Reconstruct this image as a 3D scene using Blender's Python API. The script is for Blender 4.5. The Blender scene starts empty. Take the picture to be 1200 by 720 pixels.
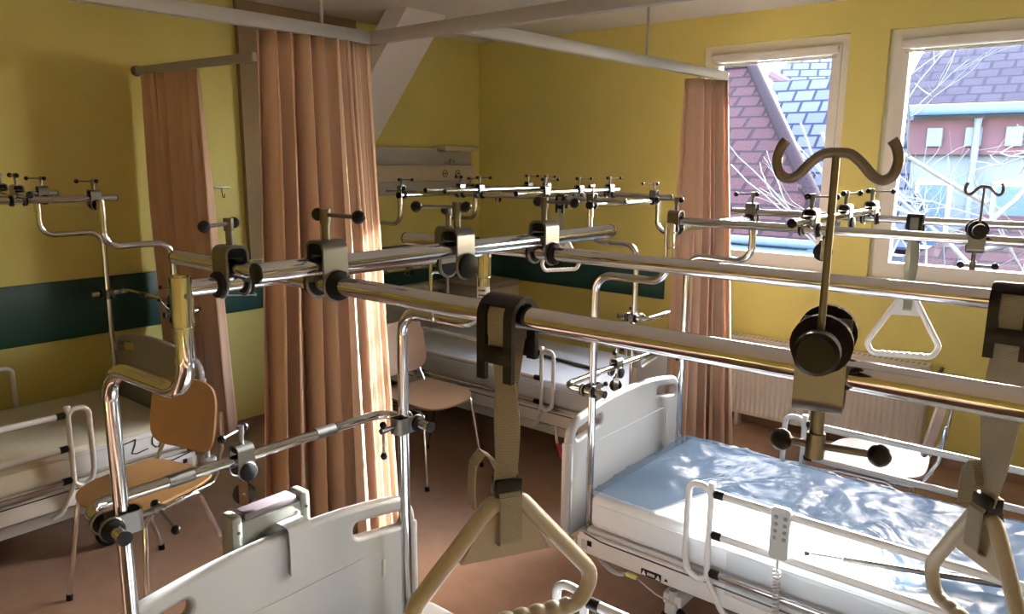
import bpy, bmesh, math, random
from mathutils import Vector, Matrix, noise
V = Vector
PI = math.pi
sc = bpy.context.scene
col = sc.collection
random.seed(7)

# ------------------------------------------------------------------ materials
def nt(name):
    m = bpy.data.materials.new(name); m.use_nodes = True
    n = m.node_tree.nodes; l = m.node_tree.links
    return m, n, l, n['Principled BSDF']
def mat(name, rgb, rough=.5, metal=0., bump=0., bscale=40., var=0., vscale=3., spec=.5, coat=0., trans=0., emit=0.):
    m, n, l, p = nt(name)
    p.inputs['Base Color'].default_value = (*rgb, 1)
    p.inputs['Roughness'].default_value = rough
    p.inputs['Metallic'].default_value = metal
    p.inputs['Specular IOR Level'].default_value = spec
    p.inputs['Coat Weight'].default_value = coat
    tc = n.new('ShaderNodeTexCoord')
    if var:
        t = n.new('ShaderNodeTexNoise'); t.inputs['Scale'].default_value = vscale; t.inputs['Detail'].default_value = 5
        l.new(tc.outputs['Object'], t.inputs['Vector'])
        r = n.new('ShaderNodeValToRGB')
        r.color_ramp.elements[0].position = .3; r.color_ramp.elements[1].position = .7
        r.color_ramp.elements[0].color = (*[c*(1-var) for c in rgb], 1)
        r.color_ramp.elements[1].color = (*[min(1, c*(1+var)) for c in rgb], 1)
        l.new(t.outputs['Fac'], r.inputs['Fac']); l.new(r.outputs['Color'], p.inputs['Base Color'])
    if bump:
        t = n.new('ShaderNodeTexNoise'); t.inputs['Scale'].default_value = bscale; t.inputs['Detail'].default_value = 4
        l.new(tc.outputs['Object'], t.inputs['Vector'])
        b = n.new('ShaderNodeBump'); b.inputs['Strength'].default_value = bump; b.inputs['Distance'].default_value = .01
        l.new(t.outputs['Fac'], b.inputs['Height']); l.new(b.outputs['Normal'], p.inputs['Normal'])
    return m
M = {}
M['wall'] = mat('yellow_wall_paint', (.64, .58, .18), .6, bump=.05, bscale=180, var=.03)
M['ceil'] = mat('ceiling_white', (.70, .70, .69), .8, bump=.05, bscale=120)
M['white_paint'] = mat('white_beam_paint', (.74, .73, .74), .7, bump=.04, bscale=120)
M['green'] = mat('green_guard', (.006, .048, .042), .45)
M['floor'] = mat('linoleum', (.28, .175, .125), .36, var=.10, vscale=9, bump=.02, bscale=60)
M['pier'] = mat('pier_brown', (.27, .20, .115), .8, bump=.04, bscale=120)
M['pvc'] = mat('window_white', (.88, .89, .87), .35)
M['rail'] = mat('curtain_rail_alu', (.33, .33, .325), .45, metal=.0)
M['chrome'] = mat('chrome', (.62, .645, .67), .07, metal=1.)
M['nickel'] = mat('clamp_nickel', (.19, .19, .182), .34, metal=1.)
M['steel'] = mat('brushed_steel', (.18, .178, .17), .34, metal=1.)
M['black'] = mat('black_plastic', (.005, .005, .006), .3, spec=.25)
M['rubber'] = mat('black_rubber', (.006, .006, .007), .55, spec=.15)
M['bedwhite'] = mat('bed_enamel', (.56, .57, .57), .35)
M['board'] = mat('bed_board_plastic', (.295, .30, .305), .34, bump=.02, bscale=200)
M['boardgrey'] = mat('bed_board_grey', (.17, .175, .16), .4)
M['greyplastic'] = mat('grey_plastic', (.38, .38, .38), .5)
M['mattress'] = mat('mattress_cover', (.70, .76, .82), .6, bump=.12, bscale=14)
M['mattress_shaded'] = mat('mattress_cover_shaded', (.56, .54, .45), .6, bump=.1, bscale=14)  # white cover; the dim side's greenish shade is put into its colour
M['mattress_blue'] = mat('mattress_cover_bluish', (.46, .50, .57), .45, bump=.12, bscale=14)
M['mattress_grey'] = mat('mattress_cover_grey', (.27, .28, .30), .6, bump=.1, bscale=14)
M['wood'] = mat('beech_ply', (.44, .265, .125), .38, var=.10, vscale=6)
M['woodlit'] = mat('beech_ply_lit', (.36, .27, .225), .36, var=.06, vscale=6)  # sky reflection on the seat put into a paler wood tone
M['woodmid'] = mat('beech_ply_mid', (.255, .155, .095), .36, var=.06, vscale=6)
M['grip'] = mat('grip_plastic_beige', (.35, .33, .265), .38)
M['gripwhite'] = mat('grip_plastic_white', (.74, .74, .72), .4)
M['strap'] = mat('webbing', (.30, .29, .23), .85)
M['radiator'] = mat('radiator_enamel', (.74, .72, .70), .4)
M['cab'] = mat('cabinet_laminate', (.47, .41, .32), .45, var=.04)
M['cabgrey'] = mat('cabinet_grey', (.30, .28, .25), .45)
M['panelgrey'] = mat('supply_panel_grey', (.36, .36, .35), .45)
M['panelbeige'] = mat('supply_panel_beige', (.50, .44, .32), .5)
M['darkline'] = mat('dark_line', (.02, .02, .02), .5)
M['red'] = mat('red_plastic', (.42, .01, .015), .4)
M['yellowtag'] = mat('yellow_tag', (.50, .50, .16), .5)
M['remote'] = mat('remote_grey', (.23, .24, .235), .5)
M['cheek'] = mat('box_cheek_plastic', (.19, .20, .17), .45)
M['lilac'] = mat('lilac_plastic', (.11, .09, .105), .5)
M['ink'] = mat('marker_ink', (.01, .01, .012), .6)
M['buttongrey'] = mat('button_grey', (.10, .10, .10), .5)
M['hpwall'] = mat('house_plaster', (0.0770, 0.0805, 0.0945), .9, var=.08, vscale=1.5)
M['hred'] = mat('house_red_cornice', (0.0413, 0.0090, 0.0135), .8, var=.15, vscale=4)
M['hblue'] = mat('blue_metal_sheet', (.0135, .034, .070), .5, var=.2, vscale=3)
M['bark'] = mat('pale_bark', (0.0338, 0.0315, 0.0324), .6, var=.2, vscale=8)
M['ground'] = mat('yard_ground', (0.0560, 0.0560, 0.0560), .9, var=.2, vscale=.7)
# webbing weave
def weave():
    m, n, l, p = nt('webbing_weave')
    tc = n.new('ShaderNodeTexCoord'); w = n.new('ShaderNodeTexWave'); w.wave_type = 'BANDS'; w.bands_direction = 'Z'
    w.inputs['Scale'].default_value = 190; w.inputs['Distortion'].default_value = .4
    l.new(tc.outputs['Object'], w.inputs['Vector'])
    r = n.new('ShaderNodeValToRGB'); r.color_ramp.elements[0].color = (.17, .165, .13, 1); r.color_ramp.elements[1].color = (.40, .385, .31, 1)
    l.new(w.outputs['Fac'], r.inputs['Fac']); l.new(r.outputs['Color'], p.inputs['Base Color']); p.inputs['Roughness'].default_value = .8
    b = n.new('ShaderNodeBump'); b.inputs['Strength'].default_value = .6; b.inputs['Distance'].default_value = .002
    l.new(w.outputs['Fac'], b.inputs['Height']); l.new(b.outputs['Normal'], p.inputs['Normal'])
    return m
M['strap'] = weave()
def fabric(name, rgb, tr=.35):
    m, n, l, p = nt(name)
    p.inputs['Base Color'].default_value = (*rgb, 1); p.inputs['Roughness'].default_value = .85; p.inputs['Specular IOR Level'].default_value = .15
    t = n.new('ShaderNodeBsdfTranslucent'); t.inputs['Color'].default_value = (*rgb, 1)
    mx = n.new('ShaderNodeMixShader'); mx.inputs[0].default_value = tr
    l.new(p.outputs[0], mx.inputs[1]); l.new(t.outputs[0], mx.inputs[2]); l.new(mx.outputs[0], n['Material Output'].inputs[0])
    return m
M['curtain'] = fabric('curtain_salmon', (.72, .52, .385), .22)
def glass():
    m, n, l, p = nt('window_pane')
    tr = n.new('ShaderNodeBsdfTransparent'); tr.inputs[0].default_value = (.96, .97, .98, 1)
    g = n.new('ShaderNodeBsdfGlossy'); g.inputs['Roughness'].default_value = .02
    f = n.new('ShaderNodeFresnel'); f.inputs[0].default_value = 1.3
    mx = n.new('ShaderNodeMixShader'); l.new(f.outputs[0], mx.inputs[0]); l.new(tr.outputs[0], mx.inputs[1]); l.new(g.outputs[0], mx.inputs[2])
    l.new(mx.outputs[0], n['Material Output'].inputs[0]); return m
M['glass'] = glass()
def film(name, trc, dfc, dm, gl):
    m, n, l, p = nt(name)
    tc = n.new('ShaderNodeTexCoord')
    t = n.new('ShaderNodeTexNoise'); t.inputs['Scale'].default_value = 9; t.inputs['Detail'].default_value = 4; t.inputs['Distortion'].default_value = 1.2
    l.new(tc.outputs['Object'], t.inputs['Vector'])
    b = n.new('ShaderNodeBump'); b.inputs['Strength'].default_value = .25; b.inputs['Distance'].default_value = .02
    l.new(t.outputs['Fac'], b.inputs['Height'])
    tr = n.new('ShaderNodeBsdfTransparent'); tr.inputs[0].default_value = (*trc, 1)
    d = n.new('ShaderNodeBsdfDiffuse'); d.inputs[0].default_value = (*dfc, 1)
    g = n.new('ShaderNodeBsdfGlossy'); g.inputs['Roughness'].default_value = .16
    l.new(b.outputs['Normal'], g.inputs['Normal'])
    a = n.new('ShaderNodeMixShader'); a.inputs[0].default_value = dm
    l.new(tr.outputs[0], a.inputs[1]); l.new(d.outputs[0], a.inputs[2])
    f = n.new('ShaderNodeFresnel'); f.inputs[0].default_value = 1.4; l.new(b.outputs['Normal'], f.inputs['Normal'])
    fm = n.new('ShaderNodeMath'); fm.operation = 'MULTIPLY'; fm.inputs[1].default_value = gl; l.new(f.outputs[0], fm.inputs[0])
    mx = n.new('ShaderNodeMixShader'); l.new(fm.outputs[0], mx.inputs[0]); l.new(a.outputs[0], mx.inputs[1]); l.new(g.outputs[0], mx.inputs[2])
    l.new(mx.outputs[0], n['Material Output'].inputs[0]); return m
M['film'] = film('sky_tinted_film', (.42, .50, .62), (.09, .125, .175), .5, .10)  # blue sky reflection painted into the film's tint and diffuse
M['film_side'] = film('clear_plastic_film_side', (.93, .95, .97), (.6, .65, .7), .12, .4)
def tiles(name, c1, c2, mort, sx, rough=.35):
    m, n, l, p = nt(name)
    tc = n.new('ShaderNodeTexCoord')
    mp = n.new('ShaderNodeMapping'); mp.inputs['Scale'].default_value = (sx, sx, sx)
    w = n.new('ShaderNodeTexNoise'); w.inputs['Scale'].default_value = 2.5
    l.new(tc.outputs['UV'], mp.inputs['Vector'])
    br = n.new('ShaderNodeTexBrick'); br.inputs['Color1'].default_value = (*c1, 1); br.inputs['Color2'].default_value = (*c2, 1); br.inputs['Mortar'].default_value = (*mort, 1)
    br.inputs['Scale'].default_value = 1; br.inputs['Mortar Size'].default_value = .035; br.inputs['Brick Width'].default_value = .45; br.inputs['Row Height'].default_value = .36; br.inputs['Mortar Smooth'].default_value = .3
    l.new(mp.outputs[0], br.inputs['Vector'])
    l.new(br.outputs['Color'], p.inputs['Base Color']); p.inputs['Roughness'].default_value = .85; p.inputs['Specular IOR Level'].default_value = .08
    b = n.new('ShaderNodeBump'); b.inputs['Strength'].default_value = .6; b.inputs['Distance'].default_value = .04; b.invert = True
    l.new(br.outputs['Fac'], b.inputs['Height']); l.new(b.outputs['Normal'], p.inputs['Normal'])
    return m
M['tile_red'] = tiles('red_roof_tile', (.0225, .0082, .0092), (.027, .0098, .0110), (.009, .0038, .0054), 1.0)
M['tile_skygrey'] = tiles('skygrey_roof_tile', (0.0450, 0.0450, 0.0615), (0.0562, 0.0555, 0.0750), (0.0112, 0.0112, 0.0225), 1.0)  # bluish sky reflection put into the tile colour
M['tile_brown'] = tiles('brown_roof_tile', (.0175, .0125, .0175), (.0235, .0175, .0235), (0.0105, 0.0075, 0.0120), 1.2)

# ------------------------------------------------------------------ mesh builder
def fil(pts, r, n=6):
    P = [V(p) for p in pts]; out = [P[0]]
    for i in range(1, len(P)-1):
        a, b, c = P[i-1], P[i], P[i+1]
        d1 = (a-b); d2 = (c-b); l1, l2 = d1.length, d2.length
        d1.normalize(); d2.normalize()
        ang = d1.angle(d2)
        if ang > 3.1: out.append(b); continue
        t = min(r/math.tan(ang/2), l1*.49, l2*.49)
        rr = t*math.tan(ang/2)
        bis = (d1+d2).normalized(); cen = b + bis*(rr/math.sin(ang/2))
        s = b+d1*t-cen; e = b+d2*t-cen
        tot = s.angle(e); ax = s.cross(e).normalized()
        for k in range(n+1):
            out.append(cen + Matrix.Rotation(tot*k/n, 3, ax) @ s)
    out.append(P[-1]); return out
class MB:
    def __init__(s): s.bm = bmesh.new()
    def face(s, vs):
        try: s.bm.faces.new(vs)
        except ValueError: pass
    def box(s, c, d, rot=None, bev=0., seg=2):
        r = bmesh.ops.create_cube(s.bm, size=1)['verts']
        mtx = Matrix.Translation(V(c)) @ (rot.to_4x4() if rot else Matrix.Identity(4)) @ Matrix.Diagonal((*d, 1))
        bmesh.ops.transform(s.bm, matrix=mtx, verts=r)
        if bev:
            ed = list({e for v in r for e in v.link_edges})
            bmesh.ops.bevel(s.bm, geom=ed, offset=bev, segments=seg, profile=.5, affect='EDGES')
        return s
    def tube(s, pts, r, seg=12, closed=False, cap=True, sy=1.):
        P = [V(p) for p in pts]; n = len(P)
        R = r if isinstance(r, (list, tuple)) else [r]*n
        T = []
        for i in range(n):
            a = P[(i-1) % n] if (closed or i > 0) else P[0]
            b = P[(i+1) % n] if (closed or i < n-1) else P[-1]
            T.append((b-a).normalized())
        t0 = T[0]; u = t0.orthogonal().normalized()
        rings = []
        for i in range(n):
            t = T[i]
            if i:
                q = T[i-1].rotation_difference(t); u = (q @ u); u = (u - t*u.dot(t)).normalized()
            w = t.cross(u)
            rings.append([s.bm.verts.new(P[i] + (u*math.cos(2*PI*k/seg)+w*math.sin(2*PI*k/seg)*sy)*R[i]) for k in range(seg)])
        m = n if closed else n-1
        for i in range(m):
            A, B = rings[i], rings[(i+1) % n]
            off = 0
            if closed and i == n-1:
                off = min(range(seg), key=lambda o: (A[0].co-B[o].co).length)
            for k in range(seg):
                s.face([A[k], A[(k+1) % seg], B[(k+1+off) % seg], B[(k+off) % seg]])
        if cap and not closed:
            s.face(rings[0][::-1]); s.face(rings[-1])
        return s
    def cyl(s, a, b, r, r2=None, seg=20):
        return s.tube([a, b], [r, r if r2 is None else r2], seg)
    def lathe(s, prof, o, axis=(0, 0, 1), seg=20):
        ax = V(axis).normalized(); u = ax.orthogonal().normalized(); w = ax.cross(u); o = V(o)
        rings = [[s.bm.verts.new(o+ax*h+(u*math.cos(2*PI*k/seg)+w*math.sin(2*PI*k/seg))*max(r, 1e-5)) for k in range(seg)] for r, h in prof]
        for A, B in zip(rings, rings[1:]):
            for k in range(seg): s.face([A[k], A[(k+1) % seg], B[(k+1) % seg], B[k]])
        s.face(rings[0][::-1]); s.face(rings[-1]); return s
    def ball(s, c, r, seg=14):
        return s.lathe([(r*math.sin(PI*i/8), -r*math.cos(PI*i/8)) for i in range(9)], c, seg=seg)
    def torus(s, c, axis, R, r, seg=24, ms=8):
        ax = V(axis).normalized(); u = ax.orthogonal().normalized(); w = ax.cross(u); c = V(c)
        return s.tube([c+(u*math.cos(2*PI*k/seg)+w*math.sin(2*PI*k/seg))*R for k in range(seg)], r, ms, closed=True)
    def prism(s, pts, ext):
        ext = V(ext); A = [s.bm.verts.new(V(p)) for p in pts]; B = [s.bm.verts.new(V(p)+ext) for p in pts]
        s.face(A[::-1]); s.face(B); n = len(A)
        for k in range(n): s.face([A[k], A[(k+1) % n], B[(k+1) % n], B[k]])
        return s
    def ribbon(s, pts, wv, width, th):
        P = [V(p) for p in pts]; n = len(P); prev = None; rings = []
        for i in range(n):
            t = (P[min(i+1, n-1)]-P[max(i-1, 0)]).normalized()
            w = V(wv[i] if isinstance(wv, list) else wv); w = (w-t*w.dot(t)).normalized(); nn = t.cross(w)
            rings.append([s.bm.verts.new(P[i]+w*a*width/2+nn*b*th/2) for a, b in ((-1, -1), (1, -1), (1, 1), (-1, 1))])
        for A, B in zip(rings, rings[1:]):
            for k in range(4): s.face([A[k], A[(k+1) % 4], B[(k+1) % 4], B[k]])
        s.face(rings[0][::-1]); s.face(rings[-1]); return s
    def grid(s, f, nu, nv):
        g = [[s.bm.verts.new(V(f(i/nu, j/nv))) for j in range(nv+1)] for i in range(nu+1)]
        for i in range(nu):
            for j in range(nv): s.face([g[i][j], g[i+1][j], g[i+1][j+1], g[i][j+1]])
        return g
    def shell(s, f, th, nu=10, nv=10):
        # closed plate: f(a,b)->point, a,b in [-1,1] mapped to a rounded square
        def sq(a, b):
            k = 4.; m = max(abs(a), abs(b)); n = (abs(a)**k+abs(b)**k)**(1/k); q = m/n if n > 1e-9 else 1
            return a*q, b*q
        top = [[None]*(nv+1) for _ in range(nu+1)]; bot = [[None]*(nv+1) for _ in range(nu+1)]
        for i in range(nu+1):
            for j in range(nv+1):
                a, b = sq(-1+2*i/nu, -1+2*j/nv); p = V(f(a, b))
                du = V(f(a+.01, b))-p; dv = V(f(a, b+.01))-p; nn = du.cross(dv).normalized()
                top[i][j] = s.bm.verts.new(p+nn*th/2); bot[i][j] = s.bm.verts.new(p-nn*th/2)
        for i in range(nu):
            for j in range(nv):
                s.face([top[i][j], top[i+1][j], top[i+1][j+1], top[i][j+1]]); s.face([bot[i][j+1], bot[i+1][j+1], bot[i+1][j], bot[i][j]])
        loop = [(i, 0) for i in range(nu)]+[(nu, j) for j in range(nv)]+[(i, nv) for i in range(nu, 0, -1)]+[(0, j) for j in range(nv, 0, -1)]
        for k in range(len(loop)):
            (a, b), (c, d) = loop[k], loop[(k+1) % len(loop)]
            s.face([top[c][d], top[a][b], bot[a][b], bot[c][d]])
        return s
    def mesh(s, name, ang=38):
        bmesh.ops.recalc_face_normals(s.bm, faces=s.bm.faces)
        me = bpy.data.meshes.new(name); s.bm.to_mesh(me); s.bm.free()
        for p in me.polygons: p.use_smooth = True
        me.set_sharp_from_angle(angle=math.radians(ang)); return me
    def build(s, name, m, parent=None, world=False, ang=38):
        if world and parent is not None:
            bmesh.ops.transform(s.bm, matrix=parent.matrix_basis.inverted() if parent.parent is None else (parent.parent.matrix_basis @ parent.matrix_basis).inverted(), verts=s.bm.verts)
        me = s.mesh(name, ang); o = bpy.data.objects.new(name, me); me.materials.append(M[m] if isinstance(m, str) else m)
        col.objects.link(o)
        if parent is not None: o.parent = parent
        return o
def tag(o, label, cat, group=None, kind=None):
    o['label'] = label; o['category'] = cat
    if group: o['group'] = group
    if kind: o['kind'] = kind
    return o
def thing(name, label, cat, loc=(0, 0, 0), rz=0., group=None):
    o = bpy.data.objects.new(name, None); col.objects.link(o); o.empty_display_size = .1
    o.matrix_basis = Matrix.Translation(V(loc)) @ Matrix.Rotation(rz, 4, 'Z')
    return tag(o, label, cat, group)
def struct(name, mb, m, label, cat, parent=None, ang=38):
    o = mb.build(name, m, parent, ang=ang)
    if parent is None: tag(o, label, cat, kind='structure')
    return o
def dup(o, parent=None):
    c = o.copy(); col.objects.link(c)
    if parent is not None: c.parent = parent
    for ch in [x for x in bpy.data.objects if x.parent == o]: dup(ch, c)
    return c
def outline(name, loops, depth, bev, m, parent, mtx):
    """Flat plate with holes: 2D curve -> mesh"""
    cu = bpy.data.curves.new(name, 'CURVE'); cu.dimensions = '2D'; cu.fill_mode = 'BOTH'; cu.extrude = depth/2-bev; cu.bevel_depth = bev; cu.bevel_resolution = 2; cu.offset = -bev
    for lp in loops:
        sp = cu.splines.new('POLY'); sp.points.add(len(lp)-1); sp.use_cyclic_u = True
        for p, q in zip(sp.points, lp): p.co = (q[0], q[1], 0, 1)
    t = bpy.data.objects.new('tmp', cu); col.objects.link(t)
    dg = bpy.context.evaluated_depsgraph_get(); me = bpy.data.meshes.new_from_object(t.evaluated_get(dg))
    bpy.data.objects.remove(t); bpy.data.curves.remove(cu)
    me.name = name; me.transform(mtx); me.materials.clear(); me.materials.append(M[m])
    for p in me.polygons: p.use_smooth = True
    me.set_sharp_from_angle(angle=math.radians(40))
    o = bpy.data.objects.new(name, me); col.objects.link(o)
    if parent is not None: o.parent = parent
    return o
def rrect2(cx, cy, w, h, r, n=5, skew=0.):
    out = []
    for sx, sy, a0 in ((1, 1, 0), (-1, 1, 90), (-1, -1, 180), (1, -1, 270)):
        for k in range(n+1):
            a = math.radians(a0+90*k/n)
            x = cx+sx*(w/2-r)+r*math.cos(a); y = cy+sy*(h/2-r)+r*math.sin(a)
            out.append((x, y+skew*(x-cx)))
    return out

# ------------------------------------------------------------------ the room
XL, YW, ZC, XR, YB = -4.5, 5.0, 2.76, 3.6, -3.2
struct('floor', MB().box(((XL+XR)/2, (YW+YB)/2, -.05), (XR-XL+.6, YW-YB+.6, .1)), 'floor', 'reddish brown linoleum floor', 'floor')
struct('ceiling', MB().box(((XL+XR)/2, (YW+YB)/2, ZC+.06), (XR-XL+.6, YW-YB+.8, .12)), 'ceil', 'off-white ceiling', 'ceiling')
struct('wall_left', MB().box((XL-.15, (YW+YB)/2, ZC/2), (.3, YW-YB+.6, ZC)), 'wall', 'yellow painted wall on the left', 'wall')
struct('wall_right', MB().box((XR+.15, (YW+YB)/2, ZC/2), (.3, YW-YB, ZC)), 'wall', 'yellow wall outside the frame on the right', 'wall')
struct('wall_rear', MB().box(((XL+XR)/2, YB-.15, ZC/2), (XR-XL, .3, ZC)), 'wall', 'yellow wall behind the camera', 'wall')
WZ0, WZ1 = 1.09, 2.57
WIN = [(-2.445, -1.485), (-1.265, -.305), (.15, 1.11), (1.9, 2.86)]  # last two are unseen windows, added to bring in more daylight
w = MB()
yc, ty = YW+.17, .34
w.box(((XL+XR)/2, yc, WZ0/2), (XR-XL, ty, WZ0)).box(((XL+XR)/2, yc, (WZ1+ZC)/2), (XR-XL, ty, ZC-WZ1))
xs = [XL]+[x for p in WIN for x in p]+[XR]
for a, b in zip(xs[0::2], xs[1::2]): w.box(((a+b)/2, yc, (WZ0+WZ1)/2), (b-a, ty, WZ1-WZ0))
struct('wall_window', w, 'wall', 'yellow wall with the tall white windows', 'wall')
for i, (a, b) in enumerate(WIN):
    y0 = YW+.05
    f = MB(); F = .062
    f.box(((a+b)/2, y0+.035, WZ1-F/2), (b-a-2*F, .07, F)).box(((a+b)/2, y0+.035, WZ0+F/2), (b-a-2*F, .07, F))
    for x in (a+F/2, b-F/2): f.box((x, y0+.035, (WZ0+WZ1)/2), (F, .07, WZ1-WZ0))
    wn = f.build(f'window_{i+1}', 'pvc'); wn['kind'] = 'structure'
    wn['label'] = ['white window beside the salmon curtain', 'white window right of the yellow pier', 'unseen window past the right edge, added for daylight', 'farthest unseen window, added for daylight off to the right'][i]; wn['category'] = 'window'
    S = .055; a2, b2, z0, z1 = a+F-.008, b-F+.008, WZ0+F-.008, WZ1-F+.008
    s = MB()
    s.box(((a+b)/2, y0+.022, z1-S/2), (b2-a2-2*S, .075, S)).box(((a+b)/2, y0+.022, z0+S/2), (b2-a2-2*S, .075, S))
    for x in (a2+S/2, b2-S/2): s.box((x, y0+.022, (z0+z1)/2), (S, .075, z1-z0))
    s.build('window_sash', 'pvc', wn)
    MB().box(((a+b)/2, y0+.03, (z0+z1)/2), (b2-a2-.06, .006, z1-z0-.06)).build('window_pane', 'glass', wn)
    MB().box(((a+b)/2, y0-.03, z1-.035), (b2-a2-.02, .045, .05), bev=.012).cyl((a2+.03, y0-.02, z1-.075), (b2-.03, y0-.02, z1-.075), .009).build('blind_cassette', 'pvc', wn)
    MB().box(((a+b)/2, YW-.005, WZ0+.002), (b-a-.005, .1, .022), bev=.006).build('window_sill', 'pvc', wn)
# coloured wall guards and other trim
struct('trim_1', MB().box((XL+.008, (2.82+YB)/2, .965), (.016, 2.82-YB, .325), bev=.004), 'green', 'dark green wall guard band on the left wall', 'wall guard')
struct('trim_2', MB().box((XL+.008, 4.34, .965), (.016, 1.3, .325), bev=.004), 'green', 'dark green wall guard band behind the bedside cabinet', 'wall guard')
struct('trim_3', MB().box(((XL-2.65)/2, YW-.008, .945), (-2.65-XL, .016, .31), bev=.004), 'green', 'dark green wall guard band under the window wall corner', 'wall guard')
struct('wall_pier', MB().box((XL+.02, 3.185, 1.95), (.04, .93, ZC-1.14)), 'pier', 'grey-brown wall strip above the green band behind the big curtain', 'wall')  # even brown slab, darker than the yellow wall around it
# slanting white beam
pa, pb = V((-4.44, 3.30, 1.62)), V((-3.88, 3.72, 2.80))
d = (pb-pa).normalized(); side = V((0, 1, 0)); side = (side-d*side.dot(d)).normalized(); nn = d.cross(side)
R3 = Matrix((side, nn, d)).transposed()
struct('beam', MB().box((pa+pb)/2, (.34, .16, (pb-pa).length+.2), rot=R3), 'white_paint', 'slanting white painted roof beam in the far corner', 'beam')
for nm, c, dd, lb in (('baseboard_left', (XL+.006, (YW+YB)/2, .03), (.012, YW-YB, .06), 'thin baseboard on the left wall'), ('baseboard_window', ((XL+XR)/2, YW-.006, .03), (XR-XL, .012, .06), 'thin baseboard under the windows')):
    struct(nm, MB().box(c, dd), 'floor', lb, 'baseboard')

# ------------------------------------------------------------------ curtain rails and curtains
RZ = 2.232
t = thing('curtain_rail', 'pale ceiling-hung curtain rail grid with corner over the big curtain', 'curtain rail', (-2.26, 1.92, RZ))
def railbar(a, b, nm):
    a, b = V(a), V(b); mid = (a+b)/2; dv = b-a
    ang = math.atan2(dv.y, dv.x)
    MB().box(mid, (dv.length, .03, .045), rot=Matrix.Rotation(ang, 3, 'Z'), bev=.004).build(nm, 'rail', t, world=True)
railbar((-2.267, 1.94, RZ), (-2.345, -1.0, RZ), 'rail_bar'); railbar((-2.285, 1.925, RZ), (1.6, 1.86, RZ), 'rail_bar'); railbar((-1.818, 1.93, RZ), (-1.740, 3.84, RZ), 'rail_bar')
for x, y in ((-2.272, 1.71), (-1.697-.06, 3.05), (-2.33, -.4), (0.6, 1.876)):
    MB().cyl((x, y, RZ+.02), (x, y, ZC), .006).lathe([(.02, ZC-.012), (.02, ZC)], (x, y, 0)).build('hanger_rod', 'rail', t, world=True)
t2 = thing('curtain_rail', 'short curtain rail on the left wall above the drawn-back curtain', 'curtain rail', (XL, 2.085, 2.275))
MB().box((-3.945, 2.118, 2.275), (1.11, .028, .042), rot=Matrix.Rotation(.058, 3, 'Z'), bev=.004).build('rail_bar', 'rail', t2, world=True)
MB().lathe([(.03, 0), (.03, .012), (.02, .03)], (XL, 2.09, 2.275), (1, 0, 0)).build('wall_bracket', 'steel', t2, world=True)
def curtain(name, label, top, bot, zt, zb, folds, amp, seed, nu=150, nv=26, prof=None):
    rnd = random.Random(seed)
    ph = [rnd.uniform(-.5, .5) for _ in range(80)]
    am = [rnd.uniform(.55, 1.2) for _ in range(80)]
    def lerp(path, s):
        seg = s*(len(path)-1); i = min(int(seg), len(path)-2); f = seg-i
        return V(path[i]).lerp(V(path[i+1]), f), (V(path[i+1])-V(path[i])).normalized()
    def f(s, q):
        pt, tt = lerp(top, s); pb_, tb = lerp(bot, s)
        p = pt.lerp(pb_, q**1.15); tg = tt.lerp(tb, q).normalized(); nn = V((-tg.y, tg.x))
        x = s*folds; i = int(x); fr = x-i
        h = am[i]*(1-fr)+am[i+1]*fr; hp = ph[i]*(1-fr)+ph[i+1]*fr
        wv = math.sin(2*PI*(x+.25*hp*(.4+q)))
        wv = math.copysign(abs(wv)**.8, wv)
        a = amp*h*(.55+.45*min(1, q*3))*(1+.25*q)*(prof(s) if prof else 1)
        p = p+nn*a*wv+tg*(amp*.35*math.sin(4*PI*x+ph[(i*3) % 80]*3)*(.3+q*.5))
        return (p.x, p.y, zt+(zb-zt)*q)
    b = MB(); b.grid(f, nu, nv)
    o = b.build(name, 'curtain', ang=75)
    so = o.modifiers.new('solid', 'SOLIDIFY'); so.thickness = .003
    return tag(o, label, 'curtain')
curtain('curtain', 'big salmon curtain bunched on the hung rail behind the foreground bed', [(-2.30, 1.475), (-2.255, 1.75), (-2.285, 1.93)], [(-2.34, 1.42), (-2.165, 1.72), (-2.315, 2.06)], RZ-.024, .16, 9.5, .055, 3, nu=240, prof=lambda s: 1 if s < .5 else 1-1.4*(s-.5))
curtain('curtain', 'salmon curtain drawn back in the dark at the left wall', [(-4.46, 2.09), (-3.88, 2.12)], [(-4.40, 2.09), (-3.80, 2.14)], 2.25, .25, 7.5, .035, 5, nu=130)
curtain('curtain', 'narrow salmon curtain hanging in front of the left window', [(-1.835, 3.60), (-1.742, 3.845)], [(-1.84, 3.60), (-1.64, 3.95)], RZ-.024, .03, 6, .058, 12, nu=130)

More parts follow.
